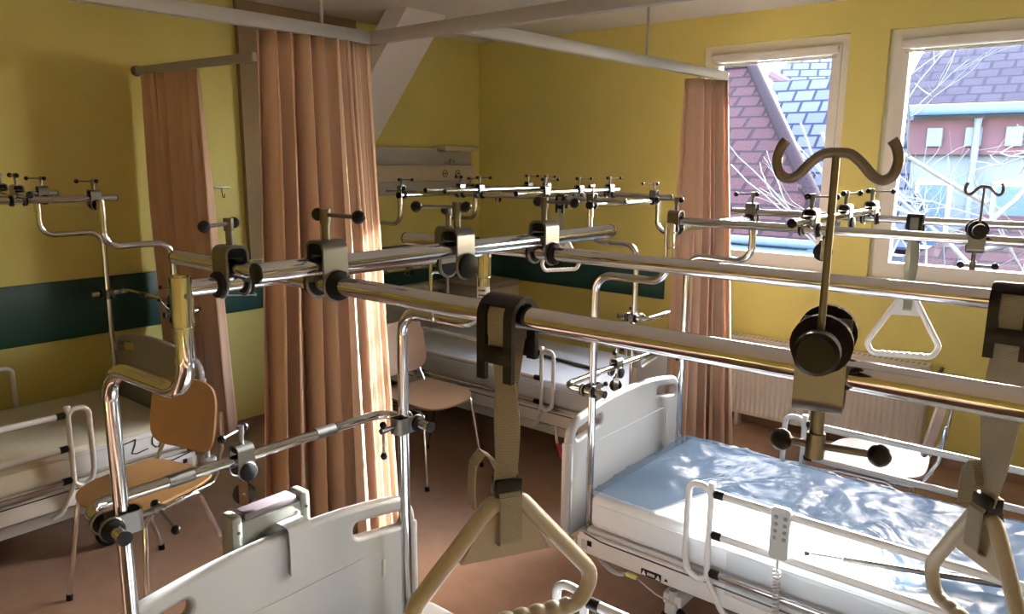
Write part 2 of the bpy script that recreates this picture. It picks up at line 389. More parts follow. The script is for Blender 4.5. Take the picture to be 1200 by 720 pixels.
# ------------------------------------------------------------------ clamp (prototype) : upper tube along local Y at z=+TR, lower tube along local X at z=-TR
TR = .0142
def clamp_proto():
    b = MB()
    W_, TH, D = .040, .0045, .044
    pts = fil([(-W_/2, 0, -.012), (-W_/2, 0, .050), (W_/2, 0, .050), (W_/2, 0, -.012)], .013, 5)
    b.ribbon(pts, (0, 1, 0), D, TH)
    for sx in (-1, 1):
        b.torus((sx*(W_/2+.001), 0, -TR), (1, 0, 0), .0225, .0028, 24, 6)
    o = b.build('clamp', 'nickel')
    j = MB()
    for sx in (-1, 1):
        j.lathe([(.0225, 0), (.0225, .011), (.017, .014)], (sx*.0195, 0, -TR), (sx, 0, 0), 20)
    j.box((0, 0, .0385), (.034, .036, .017), bev=.003)
    j.build('jaw_liner', 'rubber', o)
    h = MB().cyl((0, 0, .048), (0, 0, .082), .0062).cyl((0, 0, .076), (0, 0, .098), .0085)
    h.build('clamp_screw', 'steel', o)
    r = MB().cyl((-.012, 0, .089), (.068, 0, .089), .0033, seg=10); rod = r.build('handle_rod', 'steel', o)
    for x in (-.016, .072):
        MB().ball((x, 0, .089), .0102).build('handle_knob', 'black', o)
    return o
CL = clamp_proto(); USED = [False]
HANDLE = ('handle_rod', 'handle_knob')
def clamp(parent, pos, X, Y, ang=0., empty_turn=0.):
    if not USED[0]: o = CL; USED[0] = True; o.parent = parent
    else: o = dup(CL, parent)
    X, Y = V(X).normalized(), V(Y).normalized(); Z = X.cross(Y)
    mtx = Matrix((X, Y, Z)).transposed().to_4x4(); mtx.translation = V(pos)
    o.matrix_basis = mtx
    for c in [x for x in bpy.data.objects if x.parent == o]:
        if c.name.startswith(HANDLE): c.rotation_euler = (0, 0, ang)
    return o

# ------------------------------------------------------------------ traction frame
def traction_frame(label, loc, rz, zt, zh, zu, bars, crosses, ends, L=2.12, HV=.38, upper_v=.374, bulge=.115, cap_mat='black', uclamps=(.03,), frames=(0, 1)):
    """u along the bed from its head end, v across.  bars:(v,u0,u1) crosses:(u,v0,v1,[(v,angle)]) ends: angle list per end"""
    T = thing('traction_gantry', label, 'traction frame', loc, rz, 'traction frames over the beds')
    for fi in frames:
        u0 = 0 if fi == 0 else L; sg = 1 if fi == 0 else -1
        ui = u0+sg*.30
        for sv in (-1, 1):
            v = HV*sv; v2 = upper_v*sv
            p = MB().tube(fil([(u0, v, .24), (u0, v, zh), (ui, v2, zh), (ui, v2, zt-.02)], .07, 8), TR+.0006, 16).build('post', 'chrome', T)
            MB().cyl((ui, v2, zt-.062), (ui, v2, zt+.021), .0182, seg=20).torus((ui, v2, zt-.062), (0, 0, 1), .0165, .0022, 20, 6).cyl((ui, v2, zt+.021), (ui, v2, zt+.024), .013).build('socket_sleeve', 'chrome', p)
            MB().cyl((ui-.004, v2-sv*.0, zt-.01), (ui+sg*.0215, v2, zt-.01), .0045, seg=10).build('set_bolt', 'steel', p)
        MB().cyl((ui, -upper_v, zt), (ui, upper_v, zt), TR, seg=18).build('top_tube', 'chrome', T)
        # lower U-shaped arm bulging outwards
        vo = HV+.0292
        uo = u0-sg*bulge
        MB().tube(fil([(u0+sg*.075, -vo, zu), (uo, -vo, zu), (uo, vo, zu), (u0+sg*.075, vo, zu)], .05, 7), TR-.001, 16).build('lower_arm', 'chrome', T)
        for sv in (-1, 1):
            MB().cyl((u0+sg*.0745, sv*vo, zu), (u0+sg*.078, sv*vo, zu), TR+.0006, seg=18).build('end_cap', cap_mat, T)
            MB().tube(fil([(uo, sv*.17, zu), (uo, sv*.23, zu)], .01), TR+.0012, 16).build('arm_sleeve', 'steel', T)
            Z = V((0, -sv, 0)); Y = V((0, 0, 1)); X = Y.cross(Z)
            clamp(T, (u0, sv*(HV+.0147), zu), X, Y, ends[fi][2+(sv > 0)])
        for k, uv in enumerate(uclamps if fi == 0 else uclamps[:1]):
            clamp(T, (uo, uv, zu-TR*1.0), (-1*sg, 0, 0), (0, -1*sg, 0), 2.0)
        for k, (v, a, b_) in enumerate(bars):
            clamp(T, (ui, v, zt+TR), (0, -1, 0), (1, 0, 0), ends[fi][k])
    zb = zt+2*TR
    for v, a, b_ in bars:
        br = MB().cyl((a, v, zb), (b_, v, zb), TR, seg=20).build('overhead_bar', 'chrome', T)
        for e, s_ in ((a, -1), (b_, 1)):
            MB().lathe([(TR+.0004, 0), (TR+.0004, .003), (TR-.004, .0045)], (e, v, zb), (s_, 0, 0), 18).build('end_cap', 'black', br)
    zx = zb+2*TR
    for u, v0, v1, cl in crosses:
        br = MB().cyl((u, v0, zx), (u, v1, zx), TR, seg=20).build('cross_bar', 'chrome', T)
        for e, s_ in ((v0, -1), (v1, 1)):
            MB().lathe([(TR+.0006, 0), (TR+.0006, .003), (TR-.004, .0045)], (u, e, zx), (0, s_, 0), 18).build('end_cap', 'black', br)
        for v, a in cl: clamp(T, (u, v, zb+TR), (1, 0, 0), (0, 1, 0), a)
    return T

# ------------------------------------------------------------------ bed
def side_rail(T, v, zo, u0=.47, u1=1.66):
    s = 1 if v > 0 else -1
    R = None
    for k, (a, b) in enumerate(((u0, u0+.085), (u1, u1-.085))):
        sg = 1 if b > a else -1
        m = MB()
        m.tube(fil([(b, v, .36+zo), (b-sg*.03, v, .335+zo), (a+sg*.012, v, .36+zo), (a, v, .41+zo), (a, v, .695+zo), (b, v, .695+zo), (b, v, .40+zo)], .035, 6), .0115, 12)
        m.tube(fil([(b, v, .70+zo), (b, v, .36+zo), (b+sg*.05, v-s*.03, .23+zo), (b+sg*.09, v-s*.035, .21+zo)], .05, 5), .0105, 12)
        m.box((b, v, .705+zo), (.022, .026, .02), bev=.004)
        if R is None: R = m.build('side_rail', 'bedwhite', T)
        else: m.build('rail_loop', 'bedwhite', R)
    a, b = u0+.105, u1-.105
    for z, r, mm in ((.675, .0135, 'bedwhite'), (.525, .0135, 'bedwhite'), (.38, .011, 'chrome')):
        MB().cyl((a+.02, v, z+zo), (b-.02, v, z+zo), r, seg=14).build('rail_bar', mm, R)
        for e, sg in ((a, 1), (b, -1)):
            MB().lathe([(.008, -.012), (.0155, -.006), (.0155, .026)], (e, v, z+zo), (sg, 0, 0), 14).build('bar_end_cap', 'black', R)
    return R
def bed_board(T, u, zo, name, inner):
    hw = .46
    top = []
    N = 28
    for k in range(N+1):
        x = -hw+.09+(2*hw-.18)*k/N
        top.append((x, .795+.033*(1-abs(x/(hw-.09))**2.2)))
    cr = []
    for k in range(1, 7):
        a = math.radians(90-15*k); cr.append((hw-.09+.09*math.cos(a), .705+.09*math.sin(a)))
    loop = top+cr+[(hw, .33)]+[(hw-.03, .30), (-hw+.03, .30), (-hw, .33)]+[(-x, z) for x, z in cr[::-1]]
    holes = [rrect2(s*.325, .735, .185, .044, .020, skew=-s*.16) for s in (-1, 1)]
    mtx = Matrix.Translation((u, 0, zo)) @ Matrix(((0, 0, 1, 0), (1, 0, 0, 0), (0, 1, 0, 0), (0, 0, 0, 1)))
    B = outline(name, [loop]+holes, .036, .012, 'board', T, mtx)
    # recessed centre panel and side ribs
    s = inner
    MB().prism([(u+s*.0165, x, z+zo) for x, z in rrect2(0, .53, .66, .26, .05)], (s*.0045, 0, 0)).build('centre_panel', 'board', B)
    for sv in (-1, 1):
        MB().box((u, sv*.452, .52+zo), (.042, .03, .36), bev=.01).build('edge_strip', 'board', B)
        MB().box((u+s*.02, sv*.33, .60+zo), (.004, .012, .05), bev=.0015).build('vent_slot', 'greyplastic', B)
        MB().lathe([(.03, 0), (.042, .006), (.042, .028), (.034, .036)], (u-s*.01, sv*.44, .245+zo), (0, 0, 1), 22).build('corner_bumper', 'greyplastic', B)
        MB().cyl((u-s*.01, sv*.44, .27+zo), (u-s*.01, sv*.44, .32+zo), .012).build('bumper_pin', 'bedwhite', B)
    return B
def hospital_bed(label, loc, rz, zo, near, extra=None, L=2.12):
    T = thing('hospital_bed', label, 'hospital bed', loc, rz, 'hospital beds')
    f = MB()
    for sv in (-1, 1):
        f.box((L/2, sv*.425, .29+zo), (L+.02, .026, .085), bev=.006)
    for u in (0.0, .55, 1.06, 1.57, L): f.box((u, 0, .28+zo), (.05, .85, .05), bev=.004)
    F = f.build('bed_frame', 'bedwhite', T)
    MB().box((L/2, 0, .343+zo), (L-.04, .84, .02), bev=.005).build('mattress_platform', 'greyplastic', F)
    for sv in (-1, 1):
        MB().tube(fil([(.02, sv*.4395, .335+zo), (.10, sv*.4395, .322+zo), (L-.1, sv*.4395, .322+zo), (L-.02, sv*.4395, .335+zo)], .05, 4), .003, 8).build('edge_strip', 'darkline', F)
        for u in (0., L):
            MB().box((u, sv*.385, .285+zo), (.05, .06, .09), bev=.006).box((u+.02*(1 if u == 0 else -1), sv*.43, .285+zo), (.03, .02, .04), bev=.003).build('post_socket', 'greyplastic', F)
            MB().box((u+.045*(1 if u == 0 else -1), sv*.4395, .297+zo), (.02, .004, .022), bev=.001).build('latch', 'black', F)
    c = MB().box((L/2, 0, .165), (1.5, .5, .06), bev=.012)
    for u in (.38, 1.74):
        c.box((u, 0, .15), (.08, .74, .05), bev=.01)
        c.tube([(u, -.2, .17), (u+(.22 if u < 1 else -.22), -.2, .27+zo)], .02, 8).tube([(u, .2, .17), (u+(.22 if u < 1 else -.22), .2, .27+zo)], .02, 8)
    c.box((L/2, -.21, .215), (.36, .05, .06), bev=.01).box((L/2, .21, .215), (.36, .05, .06), bev=.01)
    CH = c.build('chassis', 'bedwhite', T)
    for u in (.38, 1.74):
        for sv in (-1, 1):
            MB().box((u, sv*.36, .118), (.05, .045, .05), bev=.008).cyl((u, sv*.36, .10), (u, sv*.36, .19), .016).build('castor_fork', 'greyplastic', CH)
            MB().lathe([(.02, -.016), (.055, -.016), (.06, -.010), (.06, .010), (.055, .016), (.02, .016)], (u+.015, sv*.36, .06), (0, 1, 0), 22).build('castor_wheel', 'rubber', CH)
    bed_board(T, -.062, zo, 'headboard', 1); bed_board(T, L+.062, zo, 'footboard', -1)
    side_rail(T, -.466, zo); side_rail(T, .466, zo)
    return T
def mattress(label, loc, rz, zo, m, L=2.06):
    T = thing('mattress', label, 'mattress', (loc[0], loc[1], .354+zo), rz, 'bed mattresses')
    def surf(zt):
        pass
    b = MB().box((L/2+.03, 0, .074), (L, .86, .145), bev=.035, seg=4)
    b.build('mattress_core', m, T)
    pp = []
    x0, x1, y0 = .065, L-.005, .4305
    MB().tube(fil([(x0, -y0, .112), (x1, -y0, .112), (x1, y0, .112), (x0, y0, .112)], .03, 5)[:], .003, 6).build('piping', m, T)
    return T
C_LOC, B_LOC, A_LOC, D_LOC = (-1.5, .975, 0), (-1.57, 2.79, 0), (-4.12, 3.83, 0), (-3.91, 1.74, 0)
C_Z, B_Z, A_Z, D_Z = .045, 0., .035, .03
bedC = hospital_bed('white hospital bed in the left foreground, cream headboard with control box on it', C_LOC, 0, C_Z, -1)
bedB = hospital_bed('white hospital bed on the right carrying the plastic wrapped mattress', B_LOC, 0, B_Z, -1)
bedA = hospital_bed('white hospital bed in the far corner beside the bedside cabinet', A_LOC, 0, A_Z, -1)
bedD = hospital_bed('white hospital bed standing along the dark left wall', D_LOC, -PI/2, D_Z, 1)
mattress('pale mattress of the foreground bed under the nearest trapeze', C_LOC, 0, C_Z, 'mattress_grey')
mattress('white sheeted mattress partly under clear plastic film', B_LOC, 0, B_Z, 'mattress')
mattress('bluish white mattress on the far corner bed', A_LOC, 0, A_Z, 'mattress_blue')
mD = mattress('white mattress, greenish shade in its colour, along the left wall with handwritten letters on its side', D_LOC, -PI/2, D_Z, 'mattress_shaded')
# handwriting on the side of the mattress at the left wall (Z G)
MB().box((.30, .4305, .080), (.50, .004, .105), bev=.0015).build('name_strip', 'mattress', mD)
ink = MB(); yv = .434
def stroke(pts): ink.tube([(a, yv, z) for a, z in pts], .0028, 6)
stroke([(.325, .108), (.30, .112), (.27, .118)]); stroke([(.27, .118), (.275, .09), (.292, .055)]); stroke([(.292, .055), (.27, .048), (.215, .058)])
stroke([(.150, .120), (.172, .123), (.192, .105), (.194, .075), (.180, .055), (.165, .053), (.155, .070)]); stroke([(.155, .070), (.157, .088), (.135, .090)])
ink = ink.build('handwritten_letters', 'ink', mD)
# bed extras: label plate, coil cable and lever on single beds
lp = MB().prism([(x, -.4405, z) for x, z in rrect2(.325, .268, .085, .028, .004)], (0, -.002, 0)).build('warning_plate', 'black', bedB)
for x in (.295, .355):
    MB().prism([(x-.010, -.4428, .258), (x+.010, -.4428, .258), (x, -.4428, .278)], (0, -.0008, 0)).build('warning_triangle', 'bedwhite', lp)
MB().box((.325, -.4427, .268), (.032, .0008, .012)).build('printed_lines', 'greyplastic', lp)
MB().prism([(.378, -.4385, .262), (.392, -.4385, .262), (.392, -.4385, .270), (.385, -.4385, .274)], (0, -.001, 0)).build('small_mark', 'black', bedB)
def coil(a, b, sag, turns, r, tr, n=260):
    a, b = V(a), V(b); out = []
    for i in range(n+1):
        s = i/n; p = a.lerp(b, s)-V((0, 0, sag*4*s*(1-s))); t = 2*PI*turns*s
        ax = (b-a).normalized(); u = ax.orthogonal().normalized(); w_ = ax.cross(u)
        out.append(p+u*r*math.cos(t)+w_*r*math.sin(t))
    return out
MB().tube(coil((.05, -.40, .255), (.20, -.42, .215), .03, 22, .008, .0025), .0025, 6).build('coiled_cable', 'greyplastic', bedB)
MB().box((.235, -.425, .225), (.05, .02, .02), bev=.006).build('cable_plug', 'yellowtag', bedB)
MB().tube([(.26, -.425, .22), (.34, -.43, .19), (.42, -.40, .16)], .003, 6).build('cable_tail', 'greyplastic', bedB)
lv = MB().tube(fil([(1.69, -.47, .30), (1.71, -.49, .22), (1.73, -.50, .20)], .02), .009, 8).build('release_lever', 'bedwhite', bedA)
MB().tube([(1.73, -.50, .215), (1.765, -.51, .135)], [.012, .014], 10).build('lever_handle', 'red', lv)

# ------------------------------------------------------------------ the four traction frames
ang_default = [[.3, 2.6, .9, .9], [2.9, .2, .4, .4]]
frC = traction_frame('nearest chrome traction frame, its thick bars crossing the whole foreground', C_LOC, 0, 1.582, 1.398, 1.075,
    [(-.282, .11, 2.0), (.255, .16, 2.0)], [(.57, -.40, .505, [(-.282, .05), (.255, .05), (.0, 3.84)])], [[.5, 3.45, 3.5, -1.57], [2.9, .2, .4, .4]], uclamps=(-.045,))
frB = traction_frame('chrome traction frame over the right bed in front of the windows', B_LOC, 0, 1.560, 1.372, .915,
    [(-.335, .295, 2.05), (.35, .215, 2.05)], [(.77, -.50, .43, [(-.335, .5), (.35, .4), (.02, 1.2)])], [[-.88, -.88, -.5, 2.4], [2.9, .2, .4, .4]], uclamps=(-.02,))
frA = traction_frame('chrome traction frame in the far corner before the supply panel', A_LOC, 0, 1.560, 1.368, .985,
    [(-.36, .17, 2.03), (.32, .12, 1.94)], [(.84, -.66, .40, [(-.36, 2.7), (.32, .2)]), (1.0, -.66, .40, [(-.36, .3), (.32, -.1)]), (1.50, -.62, .42, [(-.36, .7), (-.02, .8), (.32, .9)])], [[2.26, 2.26, 2.0, 2.0], [.4, -.88, .4, 2.6]], uclamps=(.05,), bulge=.085)
frD = traction_frame('chrome traction frame at the left wall over the dark bed', D_LOC, -PI/2, 1.585, 1.40, 1.06,
    [(-.29, .235, 2.0), (.31, .205, 2.0)], [(.60, -.42, .45, [(-.29, -1.2), (.31, -1.6), (.12, 1.2)])], [[.69, .69, .6, .9], [.2, .2, .4, .4]], uclamps=(.12,))

lab = MB().lathe([(.0152, 0), (.0152, .034)], (.30, .374, 1.462), seg=20).build('post_sticker', 'bedwhite', frC)
for z in (1.466, 1.474, 1.486): MB().prism([(.30+.0155*math.sin(a), .374-.0155*math.cos(a), z) for a in (-.2, .2, .6, 1.0)]+[(.30+.0155*math.sin(a), .374-.0155*math.cos(a), z+.004) for a in (1.0, .6, .2, -.2)], (.0003, -.0003, 0)).build('printed_line', 'darkline', lab)
# ------------------------------------------------------------------ trapeze grips
def trapeze(label, loc, phi, dz, gm, h=.21, hw=.122, tail=1):
    T = thing('trapeze_handle', label, 'trapeze handle', loc, 0, 'trapeze handles hanging from the bars')
    d = V((math.cos(phi), math.sin(phi), 0))
    bk = MB()
    def arch(r, w_, x, lo0, lo1):
        pts = [(x, -r, lo0)]+[(x, -r, -.01)]+[(x, -r*math.cos(PI*k/10), r*.95*math.sin(PI*k/10)) for k in range(11)]+[(x, r, -.01), (x, r, lo1)]
        bk.ribbon(pts, (1, 0, 0), w_, .007)
    for x in (-.021, .021): arch(.0225, .013, x, -.078, -.055)
    for sy, z, hh in ((-1, -.046, .022), (1, -.042, .022), ):
        bk.box((0, sy*.0225, z), (.052, .0075, hh), bev=.002)
    bk.ribbon([(0, -.0225*math.cos(PI*k/10), .0228*math.sin(PI*k/10)) for k in range(2, 9)], (1, 0, 0), .052, .007)
    bk.build('bar_buckle', 'black', T)
    st = MB()
    ax = V((1, 0, 0))
    zc = -(dz-.022)
    n = 12; front = []; wf = []
    for k in range(n+1):
        s = k/n; z = zc*(1-s)-.02*s
        y = -.005*(1-s)-.0195*s; x = .012*math.sin(PI*s)*1.0
        front.append((x, y, z)); wf.append(list(d.lerp(ax, min(1, s*1.3))))
    top = [(0, -.0195*math.cos(PI*k/10), .0185*math.sin(PI*k/10)) for k in range(11)]
    back = []; wb = []
    for k in range(n+1):
        s = k/n; z = -.02*(1-s)+zc*s
        back.append((-.012*math.sin(PI*s), .0195*(1-s)+.004*s, z)); wb.append(list(ax.lerp(d, min(1, s*1.3))))
    st.ribbon(front+top+back, wf+[[1, 0, 0]]*11+wb, .029, .0022)
    nrm = V((d.y, -d.x, 0))
    # loop round the apex
    lp = []
    for k in range(13):
        a = PI*k/12; lp.append(V((0, 0, -dz-.045))+nrm*(.0172*math.cos(a))-V((0, 0, .0172*math.sin(a)*.6)))
    st.ribbon([V((0, 0, zc))+nrm*.005]+[V((0, 0, -dz+.012))+nrm*.0165]+lp+[V((0, 0, -dz+.012))-nrm*.0165]+[V((0, 0, zc))-nrm*.005], d, .029, .0022)
    if tail:
        tp = [(-.012, .02), (-.022, .042), (-.034, .050), (-.045, .036), (-.047, .008), (-.046, -.022)]
        st.ribbon([d*a+V((0, 0, zc+b)) for a, b in tp], nrm, .024, .002)
    st.build('webbing_strap', 'strap', T)
    MB().box((0, 0, zc), (.036, .024, .024), rot=Matrix.Rotation(phi, 3, 'Z'), bev=.003).build('strap_clasp', 'black', T)
    # rounded triangular grip with finger waves
    A = V((0, 0, -dz)); r0 = .0110
    tri = [A-d*.02, A+d*.02, A+d*(hw+.004)-V((0, 0, h-.03)), A+d*hw*.86-V((0, 0, h+.012)), A-d*hw*.86-V((0, 0, h+.012)), A-d*(hw+.004)-V((0, 0, h-.03))]
    # sides + corners as one closed tube
    def closedfil(P, r):
        P = P+[P[0], P[1]]; out = fil([(P[0]+P[1])/2]+P[1:-1]+[(P[-2]+P[-1])/2], r, 6); return out[:-1]
    path = closedfil([tri[0], tri[1], tri[2], tri[3], tri[4], tri[5]], .03)
    # resample bottom for waves
    pts, rad = [], []
    for i, p in enumerate(path):
        q = path[(i+1) % len(path)]; n2 = max(1, int((q-p).length/.0045)) if abs(p.z-q.z) < .004 and p.z < -dz-h*.7 else 1
        for k in range(n2):
            x = p.lerp(q, k/n2); ss = (x-A).dot(d)
            if n2 > 3:
                wv = .5+.5*math.cos(2*PI*ss/.0225); pts.append(x+V((0, 0, .0018*wv))); rad.append(r0-.0006+.0019*wv)
            else: pts.append(x); rad.append(r0)
    g = MB().tube(pts, rad, 14, closed=True).build('grip', gm, T)
    MB().prism([A+nrm*.003+d*a+V((0, 0, z)) for a, z in ((-.018, .0), (.018, .0), (.062, -.075), (-.062, -.075))], -nrm*.006).build('gusset', gm, g)
    return T
trapeze('beige trapeze grip hanging nearest the camera, on the front bar', (-.577, .693, 1.6104), math.radians(62), .243, 'grip', h=.158, hw=.126)
trapeze('beige trapeze grip at the right edge over the plastic wrapped mattress', (-.117, 1.23, 1.6104), math.radians(-46), .318, 'grip', h=.165, hw=.10)
trapeze('white trapeze grip hanging before the radiator on the right bed frame', (-.640, 3.14, 1.588), math.radians(21), .285, 'gripwhite', h=.22, tail=0)
trapeze('white trapeze grip hanging before the green band on the far frame', (-2.50, 3.47, 1.588), math.radians(60), .215, 'gripwhite', h=.175, hw=.115, tail=0)

# ------------------------------------------------------------------ drip hooks
def drip_hook(label, loc, rz, rise, hw=.058):
    T = thing('drip_hook', label, 'drip hook', loc, rz, 'drip hooks clamped on the bars')
    k = MB()
    k.ribbon(fil([(0, -.021, .045), (0, -.021, -.034), (0, .021, -.034), (0, .021, .045)], .012, 5), (1, 0, 0), .042, .0045)
    k.build('clamp_saddle', 'nickel', T)
    j = MB()
    for sy, a in ((-1, .0225), (1, .0225)): j.lathe([(.026, 0), (.026, .009), (.019, .012)], (0, sy*a, .030), (0, sy, 0), 22)
    j.box((0, 0, -.024), (.034, .036, .012), bev=.003)
    j.build('jaw_liner', 'rubber', T)
    MB().cyl((0, -.058, .030), (0, .045, .030), .0135, seg=18).build('stub_tube', 'steel', T)
    MB().lathe([(.0175, 0), (.0185, .003), (.0185, .018), (.015, .021)], (0, -.052, .030), (0, -1, 0), 22).build('stub_cap', 'black', T)
    MB().cyl((0, -.043, .030), (0, -.043, rise), .0032, seg=12).build('hook_rod', 'steel', T)
    pts = []
    for s in (-1, 1):
        c = [(0, .0), (.016, -.001), (.030, -.008), (.044, -.018), (.056, -.0215), (.067, -.017), (.0715, -.006), (.068, .004), (.062, .010)]
        c = [(s*x*hw/.058, z) for x, z in c]; pts.append(c)
    pa = [(x, -.043, rise+z) for x, z in pts[0][::-1]]+[(x, -.043, rise+z) for x, z in pts[1][1:]]
    # smooth by Catmull-Rom
    P = [V(p) for p in pa]; out = []
    for i in range(len(P)-1):
        p0, p1, p2, p3 = P[max(i-1, 0)], P[i], P[i+1], P[min(i+2, len(P)-1)]
        for q in range(4):
            t_ = q/4; out.append(.5*((2*p1)+(p2-p0)*t_+(2*p0-5*p1+4*p2-p3)*t_*t_+(3*p1-p0-3*p2+p3)*t_**3))
    out.append(P[-1])
    MB().tube(out, .0042, 10).build('double_hook', 'steel', T)
    MB().cyl((0, 0, -.034), (0, 0, -.072), .0062).cyl((0, 0, -.060), (0, 0, -.084), .0085).build('clamp_screw', 'steel', T)
    MB().cyl((-.024, .0, -.072), (.050, 0, -.072), .0036, seg=10).build('handle_rod', 'steel', T)
    for x in (-.030, .054): MB().ball((x, 0, -.072), .0105).build('handle_knob', 'black', T)
    return T
drip_hook('large steel double drip hook clamped on the nearest bar', (-.205, .693, 1.6104), math.radians(12), .193, .037)
drip_hook('small double drip hook clamped on the right bed bar before the window', (-.345, 2.455, 1.588), math.radians(15), .148, .036)

# ------------------------------------------------------------------ pulleys
def pulley(label, top, dz, ang, r=.024):
    T = thing('traction_pulley', label, 'pulley', top, ang, 'traction pulleys hanging from the frames')
    MB().tube(fil([(0, 0, 0), (0, 0, -dz*.5), (.0, .012, -dz*.75), (0, 0, -dz)], .006), .0035, 8).torus((0, 0, -dz+.004), (1, 0, 0), .008, .003, 14, 6).build('swivel_hook', 'chrome', T)
    z = -dz-.036
    MB().lathe([(r, -.006), (r+.003, -.005), (r-.004, 0), (r+.003, .005), (r, .006)], (0, 0, z), (0, 1, 0), 24).build('pulley_wheel', 'black', T)
    for sy in (-1, 1):
        MB().prism([(x, sy*.0085, z+zz) for x, zz in rrect2(0, .006, .022, .064, .009)], (0, sy*.0025, 0)).cyl((0, sy*.0105, z), (0, sy*.014, z), .005, seg=10).build('cheek_plate', 'chrome', T)
    return T
pulley('pulley on the low chrome arm beside the control box', (-1.615, .930, 1.040), .022, .9)
pulley('pulley on the low arm in front of the right bed headboard', (-1.685, 2.77, .880), .018, .7)
pulley('pulley on the low arm of the far frame in front of the narrow curtain', (-1.915, 3.88, .95), .018, .6)
pulley('pulley on the low arm in the dark before the drawn-back curtain', (-3.79, 1.855, 1.025), .02, .9)
pulley('round black pulley under the bar at the left picture edge', (-3.60, 1.02, 1.5992), .022, 1.2, .026)
pulley('round black pulley under the right bed bar before the left window', (-.755, 2.455, 1.574), .018, .6, .026)
pulley('small black pulley under the far bar near the supply panel', (-3.55, 4.15, 1.574), .014, .2, .02)
# thin rod with a ring hanging from the second bar
T = thing('ring_rod', 'thin chrome rod with a ring hanging behind the crossing bars', 'hanging rod', (-1.26, 1.23, 1.596))
MB().lathe([(.026, -.004), (.026, -.018), (.016, -.030), (.010, -.034)], (0, 0, 0)).build('rod_cup', 'nickel', T)
MB().cyl((0, 0, -.03), (0, 0, -.15), .0042, seg=10).torus((.006, 0, -.163), (.6, .77, 0), .013, .003, 18, 6).build('rod', 'chrome', T)
MB().tube(fil([(.004, .0, -.075), (.004, .0, -.058), (.030, .012, -.058)], .012), .003, 8).build('side_hook', 'chrome', T)

# ------------------------------------------------------------------ hand control, control box, loose rods
T = thing('hand_control', 'grey hand control with eight buttons hooked on the right bed rail', 'hand control', (-.765, 2.30, .62), math.radians(4))
MB().prism([(x, -.006, z) for x, z in rrect2(0, 0, .060, .178, .013)], (0, .016, 0)).build('handset', 'remote', T)
for i in range(4):
    for x in (-.014, .015):
        MB().lathe([(.0068, 0), (.0062, .002), (.005, .003)], (x, -.006, .055-.024*i), (0, -1, 0), 14).build('button', 'buttongrey', T)
MB().box((0, .014, .074), (.02, .02, .012), bev=.003).build('rail_hook', 'panelgrey', T)
cb = MB().tube([(0, 0, -.08), (0, 0, -.135)], [.005, .003], 10).tube(coil((0, 0, -.13), (.012, -.005, -.40), 0, 20, .010, .003), .0032, 6).build('coiled_cable', 'panelgrey', T)
T = thing('control_box', 'grey control box with lilac top hung on the foreground headboard', 'control box', (-1.562, .99, .84))
MB().box((-1.618, .99, .865), (.048, .19, .11), bev=.006).build('housing', 'boardgrey', T, world=True)
MB().box((-1.618, .99, .929), (.05, .15, .02), bev=.006).build('lid', 'lilac', T, world=True)
for y in (.893, 1.088):
    MB().box((-1.618, y, .868), (.058, .03, .145), bev=.009).build('end_cheek', 'cheek', T, world=True)
    for z in (.90,): MB().lathe([(.004, 0), (.004, .002)], (-1.588, y, z), (1, 0, 0), 10).build('screw', 'darkline', T, world=True)
MB().ribbon(fil([(-1.598, 1.03, .80), (-1.598, 1.03, .886), (-1.536, 1.03, .886), (-1.534, 1.03, .76)], .012, 5), (0, 1, 0), .065, .003).build('hanging_strap', 'board', T, world=True)
T = thing('metal_rod', 'telescopic steel rod lying on the plastic wrapped mattress', 'rod', (-.44, 2.50, .53))
a, b = V((-.705, 2.40, .528)), V((-.06, 2.63, .535))
MB().cyl(a, a.lerp(b, .2), .006, seg=10).build('inner_rod', 'chrome', T, world=True); MB().cyl(a.lerp(b, .16), b, .0095, seg=12).build('outer_tube', 'steel', T, world=True)
MB().cyl(a-(b-a).normalized()*.008, a+(b-a).normalized()*.006, .0072, seg=12).build('end_cap', 'black', T, world=True)
MB().ball(a.lerp(b, .16)+V((0, 0, .008)), .007).build('lock_knob', 'bedwhite', T, world=True)
a, b = V((-3.20, 3.86, .546)), V((-2.44, 3.78, .546))
T = thing('metal_rod', 'grey steel rod lying on the far corner bed', 'rod', (-2.8, 3.82, .535))
MB().cyl(a, b, .0105, seg=12).build('outer_tube', 'steel', T, world=True); MB().cyl(b, b+V((.05, -.005, 0)), .007, seg=10).build('rod_tip', 'black', T, world=True)

# ------------------------------------------------------------------ plastic film over the right mattress
nz = lambda x, y, s, k=0: noise.noise(V((x*s, y*s, k*7.3)))
def filmf(a, b):
    u = .03+a*1.95; v = -.40+b*.86
    # film cut away in the shape of the sun patch on the bed
    lo = -.41
    if u > .30: lo = -.41+.33*min(1, (u-.30)/.10)
    if u > 1.00: lo = -.08-.34*min(1, (u-1.0)/.15)
    v = lo+(.452-lo)*b
    cr = abs(nz(u*1.3, v, 11, 1)); z = .502+.006+.006*max(0, nz(u, v, 5, 1))+.007*(1-min(1, cr*5))+.004*max(0, nz(u*2.2, v, 16, 2))
    if u < .75: z += .075*max(0, nz(u, v, 3.4, 5)+.35)*min(1, u*5)*min(1, (v+.45)*5)*(1-u/.75)**.5*min(1, (.455-v)*6)
    if v > .40: z -= (v-.40)*1.2
    return (B_LOC[0]+u, B_LOC[1]+v, z)
b = MB(); b.grid(filmf, 110, 56)
tag(b.build('plastic_film', 'film', ang=60), 'crumpled clear plastic film spread over the right mattress', 'plastic film')
def film2(a, b):
    u = .62+a*1.3; q = b
    z = .47-.16*q+.02*nz(u, q, 5, 3); v = -.452-.012*max(0, nz(u, q, 7, 4))-.006
    return (B_LOC[0]+u, B_LOC[1]+v, z)
b = MB(); b.grid(film2, 60, 12)
